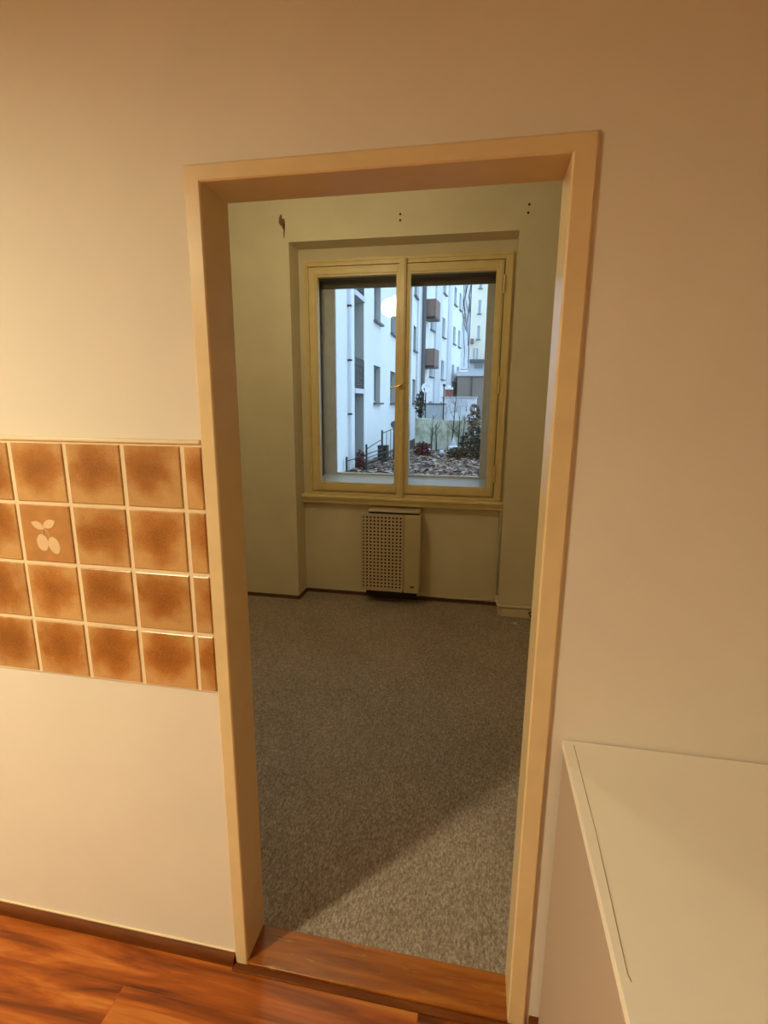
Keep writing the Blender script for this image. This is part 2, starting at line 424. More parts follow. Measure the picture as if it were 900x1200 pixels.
def sash(x0, x1, z0, z1, i0, i1, y0, y1, mat, pane_y, rot=0, side=1, tilt=0):
    b = NB(); ringbox(b, x0, x1, z0, z1, i0, i1, GZ0 if y0 < 2.9 else OG0, GZ1 if y0 < 2.9 else OG1, y0, y1)
    j0, j1 = (GZ0, GZ1) if y0 < 2.9 else (OG0, OG1)
    if y0 < 2.9: ringbox(b, x0+.010, x1-.010, z0+.010, z1-.012, i0-.014, i1+.014, j0-.014, j1+.014, y0-.006, y0)
    s = obj('sash', b, mat, win, bevel=.0025)
    p = NB(); pc = Vector(((i0+i1)/2, pane_y, (j0+j1)/2)); w, h = (i1-i0)/2+.006, (j1-j0)/2+.006
    box(p, -w, w, -.0015, .0015, -h, h)
    po = obj('pane', p, M['glass'], None); po.parent = s; po.location = pc - world(s); po.rotation_euler = (tilt, 0, rot)
    return s
OG0, OG1 = .985, 2.405
PANE_ROT, PANE_TILT = R(-2.6), R(-1.0)
sl = sash(SX0, SXm-.002, SZ0, SZ1, LX0, LX1, 2.770, 2.818, M['winpaint'], 2.797, rot=PANE_ROT, tilt=PANE_TILT)
sr = sash(SXm+.002, SX1, SZ0, SZ1, RX0, RX1, 2.770, 2.818, M['winpaint'], 2.795)
OL0, OL1, OR0, OR1 = -.503, -.008, .096, .653
so1 = sash(SX0-.0, .043, .905, 2.47, OL0, OL1, 2.985, 3.02, M['winwhite'], 3.005)
so2 = sash(.045, SX1, .905, 2.47, OR0, OR1, 2.985, 3.02, M['winwhite'], 3.006)
b = NB(); box(b, .037, .089, 2.744, 2.7715, .8385, 2.540); box(b, .046, .080, 2.736, 2.745, .8385, 2.540)
obj('astragal', b, M['winpaint'], win, bevel=.003)
# brass lever handle
b = NB(); tube(b, [(.058, 2.736, 1.672), (.058, 2.730, 1.672)], .013, 16); tube(b, [(.058, 2.732, 1.672), (.058, 2.705, 1.674)], .006, 10)
tube(b, [(.058, 2.706, 1.674), (.03, 2.702, 1.664), (-.012, 2.702, 1.655)], .0075, 10, .0055); tube(b, [(.058, 2.706, 1.674), (.075, 2.706, 1.684), (.083, 2.708, 1.692)], .0065, 10, .004)
obj('handle', b, M['brass'], win, smooth=True)
for s, x, zs in ((sl, -.642, (2.35, 1.68, 1.04)), (sr, .764, (2.35, 1.68, 1.04))):
    for z in zs:
        b = NB(); tube(b, [(x, 2.768, z-.055), (x, 2.768, z+.055)], .007, 10); tube(b, [(x, 2.768, z-.061), (x, 2.768, z-.055)], .004, 8); tube(b, [(x, 2.768, z+.055), (x, 2.768, z+.061)], .004, 8)
        obj('hinge', b, M['winpaint'], s, smooth=True)
b = NB()   # moulded wooden window board with an apron strip under it
prof = [(NY, .838), (2.745, .838), (2.733, .832), (2.730, .822), (2.733, .812), (2.742, .807), (2.742, .797), (2.748, .790), (2.752, .772), (NY, .772)]
prism_x(b, prof, NX0-.004 + .005, NX1-.001)
obj('windowsill', b, M['winpaint'], win)

# ------------------------------------------------------------------ GAS HEATER
ht = empty('wall_heater', (.01, 2.72, .11), 'beige perforated gas wall heater hanging under the window', 'heater')
HX0, HX1, HZ0, HZ1, HY = -.216, .243, .116, .727, 2.632
GXs, GX1 = .112, .118
# casing
b = NB(); box(b, HX0+.012, HX1-.002, HY+.012, 2.755, HZ0+.012, HZ1-.006); obj('casing', b, M['heater'], ht, bevel=.012, seg=3)
# perforated front plate: real holes
b = NB()
nx, nz = 11, 21
x0, x1, z0, z1 = HX0, GXs, HZ0, HZ1
hx = [HX0+.020 + i*(.288/(nx-1)) for i in range(nx)]; hz = [HZ0+.036 + j*(.548/(nz-1)) for j in range(nz)]
px, pz = .288/(nx-1), .548/(nz-1); hr = .0086
def V(x, z, y=HY, c={}): return b.verts.new((x, y, z))
for i in range(nx):
    for j in range(nz):
        c_x, c_z = hx[i], hz[j]
        sq = [(c_x-px/2, c_z-pz/2), (c_x, c_z-pz/2), (c_x+px/2, c_z-pz/2), (c_x+px/2, c_z), (c_x+px/2, c_z+pz/2), (c_x, c_z+pz/2), (c_x-px/2, c_z+pz/2), (c_x-px/2, c_z)]
        an = [225, 270, 315, 0, 45, 90, 135, 180]
        O = [V(*p) for p in sq]; I = [V(c_x+hr*math.cos(R(a)), c_z+hr*math.sin(R(a))) for a in an]; D_ = [V(c_x+hr*math.cos(R(a)), c_z+hr*math.sin(R(a)), HY+.006) for a in an]
        for s in range(8):
            b.faces.new((O[s], O[(s+1) % 8], I[(s+1) % 8], I[s])); b.faces.new((I[s], I[(s+1) % 8], D_[(s+1) % 8], D_[s]))
gx0, gx1, gz0, gz1 = hx[0]-px/2, hx[-1]+px/2, hz[0]-pz/2, hz[-1]+pz/2
for a in ((x0, gx0, z0, z1), (gx1, x1, z0, z1), (gx0, gx1, z0, gz0), (gx0, gx1, gz1, z1)):
    b.faces.new([V(a[0], a[2]), V(a[1], a[2]), V(a[1], a[3]), V(a[0], a[3])])
# turned back edges
for p, q2 in (((x0, z0), (x1, z0)), ((x1, z0), (x1, z1)), ((x1, z1), (x0, z1)), ((x0, z1), (x0, z0))):
    b.faces.new([V(p[0], p[1]), V(q2[0], q2[1]), V(q2[0], q2[1], HY+.013), V(p[0], p[1], HY+.013)])
bmesh.ops.remove_doubles(b, verts=b.verts, dist=1e-5); bmesh.ops.recalc_face_normals(b, faces=b.faces)
obj('grille', b, M['heater'], ht)
obj('core', B(HX0+.015, GXs-.003, HY+.009, HY+.0115, HZ0+.015, HZ1-.01), M['hole'], ht)
obj('side_cover', B(GX1, HX1, HY-.001, HY+.05, HZ0-.004, HZ1), M['heater2'], ht, bevel=.008, seg=3)
obj('badge', B(.172, .204, HY-.0035, HY-.0008, HZ0+.045, HZ0+.055), M['black'], ht)
obj('vent_top', B(HX0+.05, HX1-.012, HY+.025, 2.795, HZ1-.004, HZ1+.026), M['heater'], ht, bevel=.004)
obj('vent_slot', B(HX0+.06, HX1-.014, HY+.022, HY+.0255, HZ1+.001, HZ1+.012), M['hole'], ht)
obj('burner_base', B(HX0+.03, HX1-.03, HY+.05, 2.79, HZ0-.055, HZ0+.012), M['black'], ht, bevel=.004)
b = NB(); tube(b, [(.24, 2.74, .09), (.30, 2.785, .045), (.5, 2.785, .040), (.80, 2.785, .052)], .006, 8); obj('gas_pipe', b, M['pipe'], ht, smooth=True)

# ------------------------------------------------------------------ PIPES AND PLINTH ON THE RIGHT PIER
b = NB(); tube(b, [(NX1-.012, 2.775, .771), (NX1-.011, 2.775, .10), (NX1-.008, 2.70, .085), (NX1+.0, 2.60, .083), (NX1+.02, 2.596, .083), (1.2, 2.596, .085), (XR-.01, 2.596, .085)], .0105, 10)
tag(obj('heating_pipe', b, M['pipe'], smooth=True), 'thin cream pipe running down the niche corner and along the pier', 'pipe')
tag(obj('plinth_box', B(.862, 1.75, 2.588, YB-.0005, .004, .066), M['plinth'], bevel=.004), 'low cream boxed ledge at the foot of the right pier', 'boxing')
b = NB(); pts = [(1.155, 2.57, .010), (1.12, 2.55, .010), (1.075, 2.555, .030), (1.06, 2.572, .055), (1.10, 2.575, .075), (1.18, 2.57, .07)]
tube(b, pts, .007, 8); tube(b, [(1.10, 2.52, .010), (1.16, 2.53, .012), (1.2, 2.55, .03)], .009, 8)
tag(obj('cable', b, M['black'], smooth=True), 'black cable end lying on the carpet by the right pier', 'cable')
b = NB(); bmesh.ops.create_icosphere(b, subdivisions=2, radius=.012, matrix=Matrix.Translation((.955, 2.46, .012)) @ Matrix.Diagonal((1.4, .9, .7, 1)))
for v in b.verts: v.co += Vector((rnd.uniform(-.002, .002), rnd.uniform(-.002, .002), rnd.uniform(-.001, .002)))
tag(obj('plaster_crumb', b, M['plinth']), 'small white crumb lying on the carpet near the right pier', 'crumb')

# ------------------------------------------------------------------ LAMPS (both out of the picture, hanging on the ceilings; the globe is an added fill)
LAMP = (-1.35, -1.65)
lx, ly, lz = LAMP[0], LAMP[1], 2.45
t = empty('pendant_lamp', (lx, ly, H), 'white dome pendant lamp hanging from the ceiling of the front room', 'lamp')
b = NB(); tube(b, [(lx, ly, H-.001), (lx, ly, H-.03)], .05, 20); tube(b, [(lx, ly, H-.03), (lx, ly, lz+.10)], .005, 8); obj('cord', b, M['ceil'], t, smooth=True)
b = NB(); lathe(b, [(0, lz+.115), (.03, lz+.11), (.08, lz+.08), (.125, lz+.02), (.13, lz), (.124, lz), (.12, lz+.018), (.076, lz+.074), (0, lz+.10)], lx, ly, 40)
obj('lamp_shade', b, M['ceil'], t, smooth=True)
b = NB(); lathe(b, [(0, lz+.002), (.07, lz+.004), (.113, lz+.012), (.113, lz+.016), (0, lz+.016)], lx, ly, 40)
obj('diffuser', b, emis('lamp_light', (1.0, .91, .59, 1), 745), t, smooth=True)
t = empty('pendant_lamp', (-.38, 1.30, H), 'unseen globe lamp, added as fill, hanging from the ceiling of the carpeted room', 'lamp')  # added fill lamp, out of view, brightens the carpeted room
b = NB(); tube(b, [(-.38, 1.30, H-.001), (-.38, 1.30, H-.025)], .05, 20); tube(b, [(-.38, 1.30, H-.025), (-.38, 1.30, 2.64)], .006, 8); obj('cord', b, M['ceil'], t, smooth=True)
b = NB(); bmesh.ops.create_uvsphere(b, u_segments=32, v_segments=16, radius=.10, matrix=Matrix.Translation((-.38, 1.30, 2.56))); obj('globe', b, emis('globe_fill', (1.0, .85, .50, 1), 46), t, smooth=True)

# ------------------------------------------------------------------ OUTSIDE
M['fac'] = plaster('pale_facade', (.80, .82, .82, 1), .04, .1, .9, .4)
M['fac2'] = plaster('grey_facade', (.66, .68, .72, 1), .06, .1, .9, .4)
M['cream'] = plaster('cream_facade', (.78, .74, .62, 1), .05, .1, .9, .4)
M['brownwall'] = plaster('brown_render', (.34, .29, .24, 1), .10, .1, .9, .6)
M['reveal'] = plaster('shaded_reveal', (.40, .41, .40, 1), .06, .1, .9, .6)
M['shut'] = paint('window_dark', (.34, .36, .37, 1), .3)
M['darkpane'] = paint('pane_dark', (.05, .06, .07, 1), .12)
M['palepane'] = paint('pane_curtained', (.42, .44, .45, 1), .2)
M['sillm'] = paint('sill_metal', (.10, .10, .11, 1), .5)
M['iron'] = paint('dark_iron', (.018, .018, .02, 1), .5)
M['redbal'] = plaster('red_balcony', (.27, .18, .155, 1), .08)
M['redbrick'] = plaster('red_brick', (.36, .12, .09, 1), .12)
M['sheet'] = paint('white_sheet', (.86, .88, .92, 1), .5, .10, 0, 1.2)
M['sheet2'] = paint('grey_sheet', (.55, .60, .64, 1), .5, .10, 0, 1.2)
M['dishm'] = paint('dish_white', (.85, .86, .88, 1), .5)
M['bark'] = paint('bark', (.05, .04, .032, 1), .9, .2)
M['paleroof'] = paint('pale_roof', (.62, .65, .70, 1), .6)
def moss():
    t = NT('mossy_concrete'); v = t.coord((1, 1, .6))
    c = t.ramp(t.noise(v, 2.4, 7, .7), [(.3, (.20, .22, .13, 1)), (.5, (.52, .53, .41, 1)), (.72, (.78, .76, .68, 1))])
    t.col(c); t.set(.9, 0, .1); t.bump(t.noise(v, 12, 5), .4, .02); return t.m
M['moss'] = moss()
def leafmat(name, stops):
    t = NT(name); g = t.add('ShaderNodeNewGeometry')
    c = t.ramp(g.outputs['Random Per Island'], stops); t.col(c); t.set(.7, 0, .3); return t.m
M['litter'] = leafmat('dead_leaves', [(0, (.03, .018, .012, 1)), (.35, (.12, .07, .045, 1)), (.7, (.30, .20, .14, 1)), (1, (.52, .42, .33, 1))])
M['redleaf'] = leafmat('red_leaves', [(0, (.05, .014, .012, 1)), (.6, (.14, .035, .03, 1)), (1, (.2, .07, .05, 1))])
M['darkleaf'] = leafmat('dark_leaves', [(0, (.012, .014, .010, 1)), (.6, (.04, .045, .03, 1)), (1, (.10, .09, .06, 1))])
M['soil'] = plaster('soil', (.07, .05, .038, 1), .2, .5, 1, 6)

GZ = -.5
structure('ground', B(-9, 14, 3.1, 90, GZ-.3, GZ), M['soil'], 'dark earth of the courtyard garden outside the window', 'ground')

def leaf(b, p, s, up=False):
    a = rnd.uniform(0, 6.28); t = Vector((math.cos(a), math.sin(a), rnd.uniform(-.3, .3) if not up else rnd.uniform(-1, 1))).normalized()
    n = Vector((rnd.uniform(-.6, .6), rnd.uniform(-.8, .4), 1)) if not up else Vector((rnd.uniform(-1, 1), rnd.uniform(-1, 1), rnd.uniform(-1, 1)))
    w = t.cross(n)
    if w.length < 1e-3: return
    w.normalize(); p = Vector(p)
    vs = [b.verts.new(p - t*s), b.verts.new(p + w*s*.55), b.verts.new(p + t*s), b.verts.new(p - w*s*.55)]
    b.faces.new(vs)
b = NB()
for i in range(9000):
    y = 12.2 + 9.3*rnd.random()**1.1; x = rnd.uniform(-3.2, 2.8)
    leaf(b, (x, y, GZ + rnd.uniform(.015, .09)), rnd.uniform(.05, .105))
tag(obj('leaf_litter', b, M['litter']), 'brown fallen leaves covering the courtyard ground outside', 'leaves', kind='stuff')

def shrub(name, label, x, y, z, rx, rz, n, s, mat, cat='shrub', stems=4):
    t = empty(name, (x, y, GZ), label, cat)
    b = NB()
    for i in range(n):
        u = Vector((rnd.gauss(0, 1), rnd.gauss(0, 1), rnd.gauss(0, 1))).normalized() * rnd.random()**.4
        leaf(b, (x + u.x*rx, y + u.y*rx, z + u.z*rz), rnd.uniform(.6, 1.2)*s, True)
    obj('foliage', b, mat, t)
    b = NB()
    for i in range(stems):
        a = i*6.28/stems
        tube(b, [(x + .03*math.cos(a), y + .03*math.sin(a), GZ-.02), (x + rx*.3*math.cos(a), y + rx*.3*math.sin(a), z), (x + rx*.6*math.cos(a), y+rx*.6*math.sin(a), z + rz*.8)], .015, 6, .006)
    obj('stem', b, M['bark'], t)
    return t

def facade(parent, p0, p1, z0, z1, wins, depth, mat, inner=(1, 0)):
    """wall along p0->p1 with rectangular recesses wins=[(s0,s1,za,zb)]; the recess goes against the left-hand normal"""
    p0, p1 = Vector((*p0, 0)), Vector((*p1, 0)); L = (p1-p0).length; t = (p1-p0)/L; nrm = Vector((t.y, -t.x, 0))
    pt = lambda s, z, d=0: p0 + t*s + Vector((0, 0, z)) - nrm*d
    ss = sorted({0, L, *[w[0] for w in wins], *[w[1] for w in wins]}); zs = sorted({z0, z1, *[w[2] for w in wins], *[w[3] for w in wins]})
    b = NB(); q = lambda *a: b.faces.new([b.verts.new(v) for v in a])
    for sa, sb in zip(ss, ss[1:]):
        for za, zb in zip(zs, zs[1:]):
            sm, zm = (sa+sb)/2, (za+zb)/2
            if any(w[0] < sm < w[1] and w[2] < zm < w[3] for w in wins): continue
            q(pt(sa, za), pt(sb, za), pt(sb, zb), pt(sa, zb))
    D = depth + 1.6
    q(pt(0, z0), pt(0, z1), pt(0, z1, D), pt(0, z0, D)); q(pt(L, z0), pt(L, z0, D), pt(L, z1, D), pt(L, z1)); q(pt(0, z1), pt(L, z1), pt(L, z1, D), pt(0, z1, D))
    q(pt(0, z0, D), pt(0, z1, D), pt(L, z1, D), pt(L, z0, D))
    o = obj('wall', b, mat, parent)
    return pt
def add_window(parent, pt, w, depth, matr=None, pane=None, sill=True):
    s0, s1, za, zb = w
    b = NB(); q = lambda *a: b.faces.new([b.verts.new(v) for v in a])
    for a, c in (((s0, za), (s1, za)), ((s1, za), (s1, zb)), ((s1, zb), (s0, zb)), ((s0, zb), (s0, za))):
        q(pt(a[0], a[1]), pt(c[0], c[1]), pt(c[0], c[1], depth), pt(a[0], a[1], depth))
    i = .07                                              # frame ring + mullion
    for f in ((s0, s0+i, za, zb), (s1-i, s1, za, zb), (s0+i, s1-i, za, za+i), (s0+i, s1-i, zb-i, zb), ((s0+s1)/2-i/2, (s0+s1)/2+i/2, za+i, zb-i)):
        q(pt(f[0], f[2], depth-.03), pt(f[1], f[2], depth-.03), pt(f[1], f[3], depth-.03), pt(f[0], f[3], depth-.03))
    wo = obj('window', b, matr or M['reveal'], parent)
    b = NB(); b.faces.new([b.verts.new(pt(*a, depth)) for a in ((s0, za), (s1, za), (s1, zb), (s0, zb))]); obj('pane', b, pane or M['palepane'], wo)
    if sill:
        b = NB(); c = [pt(s0-.06, za-.07, .02), pt(s1+.06, za-.07, .02), pt(s1+.06, za-.07, -.14), pt(s0-.06, za-.07, -.14)]
        vs = [b.verts.new(v) for v in c] + [b.verts.new(v + Vector((0, 0, .07))) for v in c]
        for f in ((0,1,2,3), (7,6,5,4), (0,4,5,1), (1,5,6,2), (2,6,7,3), (3,7,4,0)): b.faces.new([vs[k] for k in f])
        obj('sill', b, M['sillm'], wo)
    return wo

# near apartment building, its long pale wall along the left of the courtyard
bA = empty('apartment_building', (-3.3, 20, GZ), 'long pale courtyard apartment building with recessed balconies, nearest the window', 'building')
FX = -3.3; Y0, Y1 = 7.0, 31.2; ZT = 15.5
wins = []
pit = 2.88
for fl in range(5):
    for s0, s1 in ((17.66, 18.88), (21.08, 22.35), (25.0, 26.2), (28.2, 29.4)):
        za = 1.57 + fl*pit
        wins.append((s0-Y0, s1-Y0, za, za+1.33))
logg = (14.80-Y0, 16.08-Y0, GZ, 13.6)
pt = facade(bA, (FX, Y0), (FX, Y1), GZ, ZT, wins + [logg], .2, M['fac'])
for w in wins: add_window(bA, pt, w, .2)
b = NB(); q = lambda *a: b.faces.new([b.verts.new(v) for v in a])
s0, s1, za, zb = logg
for a, c in (((s0, za), (s1, za)), ((s1, za), (s1, zb)), ((s1, zb), (s0, zb)), ((s0, zb), (s0, za))):
    q(pt(*a), pt(*c), pt(*c, 1.1), pt(*a, 1.1))
q(pt(s0, za, 1.1), pt(s1, za, 1.1), pt(s1, zb, 1.1), pt(s0, zb, 1.1))
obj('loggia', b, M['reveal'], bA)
for fl in range(4):
    zf = 2.0 + fl*pit
    bal = obj('balcony', B(FX-1.08, FX+.05, 14.80, 16.08, zf-.15, zf), M['fac2'], bA)
    b = NB()
    for i in range(5): tube(b, [(FX+.0, 14.81, zf+.12+i*.2), (FX+.0, 16.07, zf+.12+i*.2)], .016, 6)
    for i in range(7): tube(b, [(FX, 14.82+i*.208, zf), (FX, 14.82+i*.208, zf+.92)], .012, 6)
    obj('railing', b, M['iron'], bal)
b = NB(); tube(b, [(FX+.07, 14.0, GZ), (FX+.07, 14.0, ZT)], .045, 10); dp = obj('drainpipe', b, M['fac2'], bA, smooth=True)
for z in (4.25, 2.75, 1.2, 5.8, 7.3):
    obj('bracket', B(FX-.0, FX+.12, 13.94, 14.06, z, z+.05), M['iron'], dp)
b = NB(); tube(b, [(FX+.07, 29.6, GZ), (FX+.07, 29.6, ZT)], .05, 10); obj('drainpipe', b, M['fac2'], bA, smooth=True)

# second building, a little askew, with red-brown balconies
bB = empty('apartment_building', (-2.4, 39, GZ), 'pale grey apartment building with red-brown balconies, second along the courtyard', 'building')
p0, p1 = (-3.25, 31.6), (-1.50, 46.2); L = math.hypot(p1[0]-p0[0], p1[1]-p0[1])
wins = []
for fl in range(5):
    za = .35 + fl*2.98
    for s in (2.9, 6.8, 11.2, 13.6): wins.append((s-.55, s+.55, za, za+1.35))
ptB = facade(bB, p0, p1, GZ, 16.5, wins, .18, M['fac'])
for w in wins: add_window(bB, ptB, w, .18, M['fac2'], M['shut'])
for fl in range(1, 5):
    zf = 3.75 + (fl-1)*2.9
    b = NB(); c = [ptB(.35, zf), ptB(1.75, zf), ptB(1.75, zf, -.75), ptB(.35, zf, -.75)]
    vs = [b.verts.new(v) for v in c] + [b.verts.new(v + Vector((0, 0, .14))) for v in c]
    for f in ((0,1,2,3), (7,6,5,4), (0,4,5,1), (1,5,6,2), (2,6,7,3), (3,7,4,0)): b.faces.new([vs[k] for k in f])
    bal = obj('balcony', b, M['iron'], bB)
    b = NB(); c = [ptB(.35, zf+.14, -.70), ptB(1.75, zf+.14, -.70), ptB(1.75, zf+.14, -.75), ptB(.35, zf+.14, -.75)]
    for cc in (c, [ptB(.35, zf+.14), ptB(.40, zf+.14), ptB(.40, zf+.14, -.75), ptB(.35, zf+.14, -.75)], [ptB(1.70, zf+.14), ptB(1.75, zf+.14), ptB(1.75, zf+.14, -.75), ptB(1.70, zf+.14, -.75)]):
        vs = [b.verts.new(v) for v in cc] + [b.verts.new(v + Vector((0, 0, 1.0))) for v in cc]
        for f in ((0,1,2,3), (7,6,5,4), (0,4,5,1), (1,5,6,2), (2,6,7,3), (3,7,4,0)): b.faces.new([vs[k] for k in f])
    obj('parapet', b, M['redbal'], bal)
b = NB(); tube(b, [ptB(.1, GZ, -.1), ptB(.1, 16.4, -.1)], .14, 8); obj('drainpipe', b, M['sillm'], bB)
for s, pw in ((3.62, 1.9), (8.2, 1.2)):
    b = NB(); c = [ptB(s, GZ, 0), ptB(s+pw, GZ, 0), ptB(s+pw, GZ, -.12), ptB(s, GZ, -.12)]
    vs = [b.verts.new(v) for v in c] + [b.verts.new(v + Vector((0, 0, 16.9))) for v in c]
    for f in ((0,1,2,3), (7,6,5,4), (0,4,5,1), (1,5,6,2), (2,6,7,3), (3,7,4,0)): b.faces.new([vs[k] for k in f])
    obj('pilaster', b, M['fac2'], bB)

# end wall of the farther white block with bare creepers
bC = empty('apartment_building', (-1.3, 47.5, GZ), 'white windowless block with bare creeper stems on its end wall', 'building')
obj('wall', B(-1.72, -.79, 46.6, 48.9, 4.6, 17), M['sheet'], bC)
b = NB()
for i in range(10):
    x, z = rnd.uniform(-1.65, -.85), rnd.uniform(4.7, 9); pts = [(x, 46.57, z)]
    for k in range(9):
        x = min(max(x + rnd.uniform(-.18, .18), -1.7), -.82); z += rnd.uniform(.3, .9); pts.append((x, 46.57, z))
    tube(b, pts, .025, 5, .012)
obj('creeper', b, M['bark'], bC)
for x in (-1.68, -.80):
    b = NB(); tube(b, [(x, 46.53, 4.6), (x, 46.53, 17)], .035, 6); obj('drainpipe', b, M['sillm'], bC)

# far cream building facing the window
bD = empty('apartment_building', (2, 52, GZ), 'cream apartment building facing the window from the far end of the yard', 'building')
wins = [(.68, .98, 12.4, 13.7), (.68, .98, 10.1, 11.35), (.68, .98, 7.75, 9.0), (.36, .56, 5.75, 6.9), (.66, .88, 5.75, 6.9)]
for c in (2.6, 3.9, 5.2):
    for z in (5.6, 8.3, 11.0, 13.7): wins.append((c, c+.8, z, z+1.4))
ptD = facade(bD, (-.95, 52), (6.0, 52), GZ, 17, wins, .15, M['cream'])
for w in wins: add_window(bD, ptD, w, .15, M['fac2'], M['darkpane'] if w[3] < 7.1 or w[2] > 12 else M['shut'], sill=w[2] > 7)
obj('bay', B(-.93, -.55, 51.3, 52, 7.3, 7.75), M['redbal'], bD); obj('terrace_slab', B(-.95, 3.5, 49.0, 52, 5.35, 5.62), M['sillm'], bD)
b = NB(); box(b, -.95, 3.5, 50, 52, GZ, 5.35); lb = obj('lower_block', b, M['fac2'], bD)
obj('window', B(-.35, .42, 49.95, 50.02, 4.85, 5.25), M['shut'], bD)

# brown house below it with flat pale roof
bE = empty('low_house', (1, 43, GZ), 'low brown rendered house with pale flat roof behind the white shed', 'building')
obj('wall', B(-1.50, 3.5, 42, 48, GZ, 3.75), M['brownwall'], bE)
b = NB(); box(b, -1.58, 3.6, 41.8, 48.1, 3.75, 4.12); obj('roof', b, M['paleroof'], bE)
obj('drainpipe', tube(NB(), [(-.32, 41.9, GZ), (-.32, 41.9, 3.7)], .05, 8), M['sillm'], bE)

# white sheds
t = empty('garden_shed', (-.55, 26, GZ), 'taller bright white garden shed behind the mossy wall', 'shed')
b = NB()
n = 18
for i in range(n):
    xa = -1.42 + 1.72*i/n; box(b, xa+.003, xa+1.72/n-.003, 25.5, 25.53 + .012*(i % 2), GZ, 1.86)
box(b, -1.42, .30, 25.545, 27.5, GZ, 1.84)
obj('wall', b, M['sheet'], t)
b = NB()
for i in range(7):
    x, z = rnd.uniform(-1.3, .1), rnd.uniform(.9, 1.2); pts = [(x, 25.487, z)]
    while z < 1.68 and len(pts) < 9:
        x = min(max(x + rnd.uniform(-.16, .2), -1.38), .26); z += rnd.uniform(.04, .16); pts.append((x, 25.487, z))
    tube(b, pts, .011, 5, .004)
obj('creeper', b, M['bark'], t)
obj('roof', B(-1.48, .36, 25.42, 27.6, 1.861, 1.90), M['fac2'], t, bevel=.005)
t2 = empty('garden_shed', (-1.8, 25, GZ), 'lower greyish garden shed left of the bright white one', 'shed')
b = NB(); box(b, -2.30, -1.20, 24.6, 25.40, GZ, 1.52); obj('wall', b, M['sheet2'], t2); obj('roof', B(-2.36, -1.16, 24.52, 25.41, 1.521, 1.565), M['sillm'], t2, bevel=.005)
b = NB(); tube(b, [(-1.24, 24.38, GZ), (-1.24, 24.38, 2.35)], .03, 8); lathe(b, [(0, 2.35), (.07, 2.36), (.07, 2.46), (0, 2.50)], -1.24, 24.38, 12)
tag(obj('stove_pipe', b, M['iron']), 'thin dark pipe standing in front of the greyish shed', 'pipe')
t = empty('chimney', (-1.35, 30, GZ), 'small red chimney with a white cap seen above the white shed', 'chimney')
obj('stack', B(-1.60, -1.18, 30, 30.4, GZ, 2.36), M['redbrick'], t, bevel=.01); obj('cap', B(-1.64, -1.14, 29.96, 30.44, 2.36, 2.50), M['dishm'], t, bevel=.02)
obj('flue', lathe(NB(), [(.10, 2.50), (.09, 2.62), (.11, 2.63), (0, 2.64)], -1.39, 30.2, 16), M['dishm'], t)

# mossy wall
t = tag(obj('garden_wall', NB(), M['moss']), 'greenish mossy low concrete garden wall across the yard', 'wall'); bpy.data.objects.remove(t)
b = NB()
xs = [-2.30, -1.62, -1.58, -.86, -.82, -.1, -.06, .7, .74, 1.6]
for xa, xb in zip(xs[::2], xs[1::2]): box(b, xa, xb, 22.0 + rnd.uniform(-.02, .02), 22.2, GZ, .86 + rnd.uniform(-.05, .05))
box(b, -2.30, 1.6, 22.05, 22.2, GZ, .80)
tag(obj('garden_wall', b, M['moss'], bevel=.015), 'greenish mossy low garden wall across the yard', 'wall')

# satellite dish on a mast
t = empty('satellite_dish', (-2.0, 23.9, GZ), 'round white satellite dish on a mast in front of the building', 'satellite dish')
b = NB(); n = 28
prof = [(.24*i/6, -.06*(1-(i/6)**2)) for i in range(7)]
lathe(b, prof, 0, 0, n); 
mat_ = Matrix.Translation((-2.04, 23.8, 2.27)) @ Matrix.Rotation(R(16), 4, 'Z') @ Matrix.Rotation(R(80), 4, 'X')
for v in b.verts: v.co = mat_ @ v.co
d = obj('reflector', b, M['dishm'], t, smooth=True); sm = d.modifiers.new('th', 'SOLIDIFY'); sm.thickness = .01
obj('mast', tube(NB(), [(-2.08, 24.0, GZ), (-2.08, 24.0, 2.2), (-2.05, 23.87, 2.27)], .025, 8), M['iron'], t)
b = NB(); tube(b, [(-2.04, 23.78, 2.04), (-2.08, 23.5, 2.12), (-2.09, 23.42, 2.2)], .012, 6); box(b, -2.12, -2.06, 23.38, 23.44, 2.17, 2.25); obj('feed_arm', b, M['iron'], t)

shrub('evergreen_shrub', 'dark climbing shrub below the satellite dish', -2.30, 23.6, 1.5, .26, .62, 260, .08, M['darkleaf'])
shrub('red_shrub', 'dark red leaved shrub in front of the mossy wall', -1.62, 19.0, -.22, .36, .32, 420, .07, M['redleaf'])
shrub('red_shrub', 'dark red-brown cone-shaped shrub against the pale building, behind the railing', -3.0, 14.3, -.22, .16, .36, 260, .06, M['redleaf'])
shrub('bare_shrub', 'large dark tangled shrub on the right of the yard by the window edge', .55, 18.6, 0, .72, .75, 1300, .075, M['darkleaf'])
shrub('bare_shrub', 'low dark shrub just left of the tangled one', -.22, 18.4, -.32, .42, .28, 420, .06, M['darkleaf'])
shrub('brown_shrub', 'brown leaning shrub in front of the white shed end', .30, 21.2, .85, .30, .75, 380, .07, leafmat('rust_leaves', [(0, (.05, .03, .02, 1)), (1, (.22, .13, .08, 1))]))

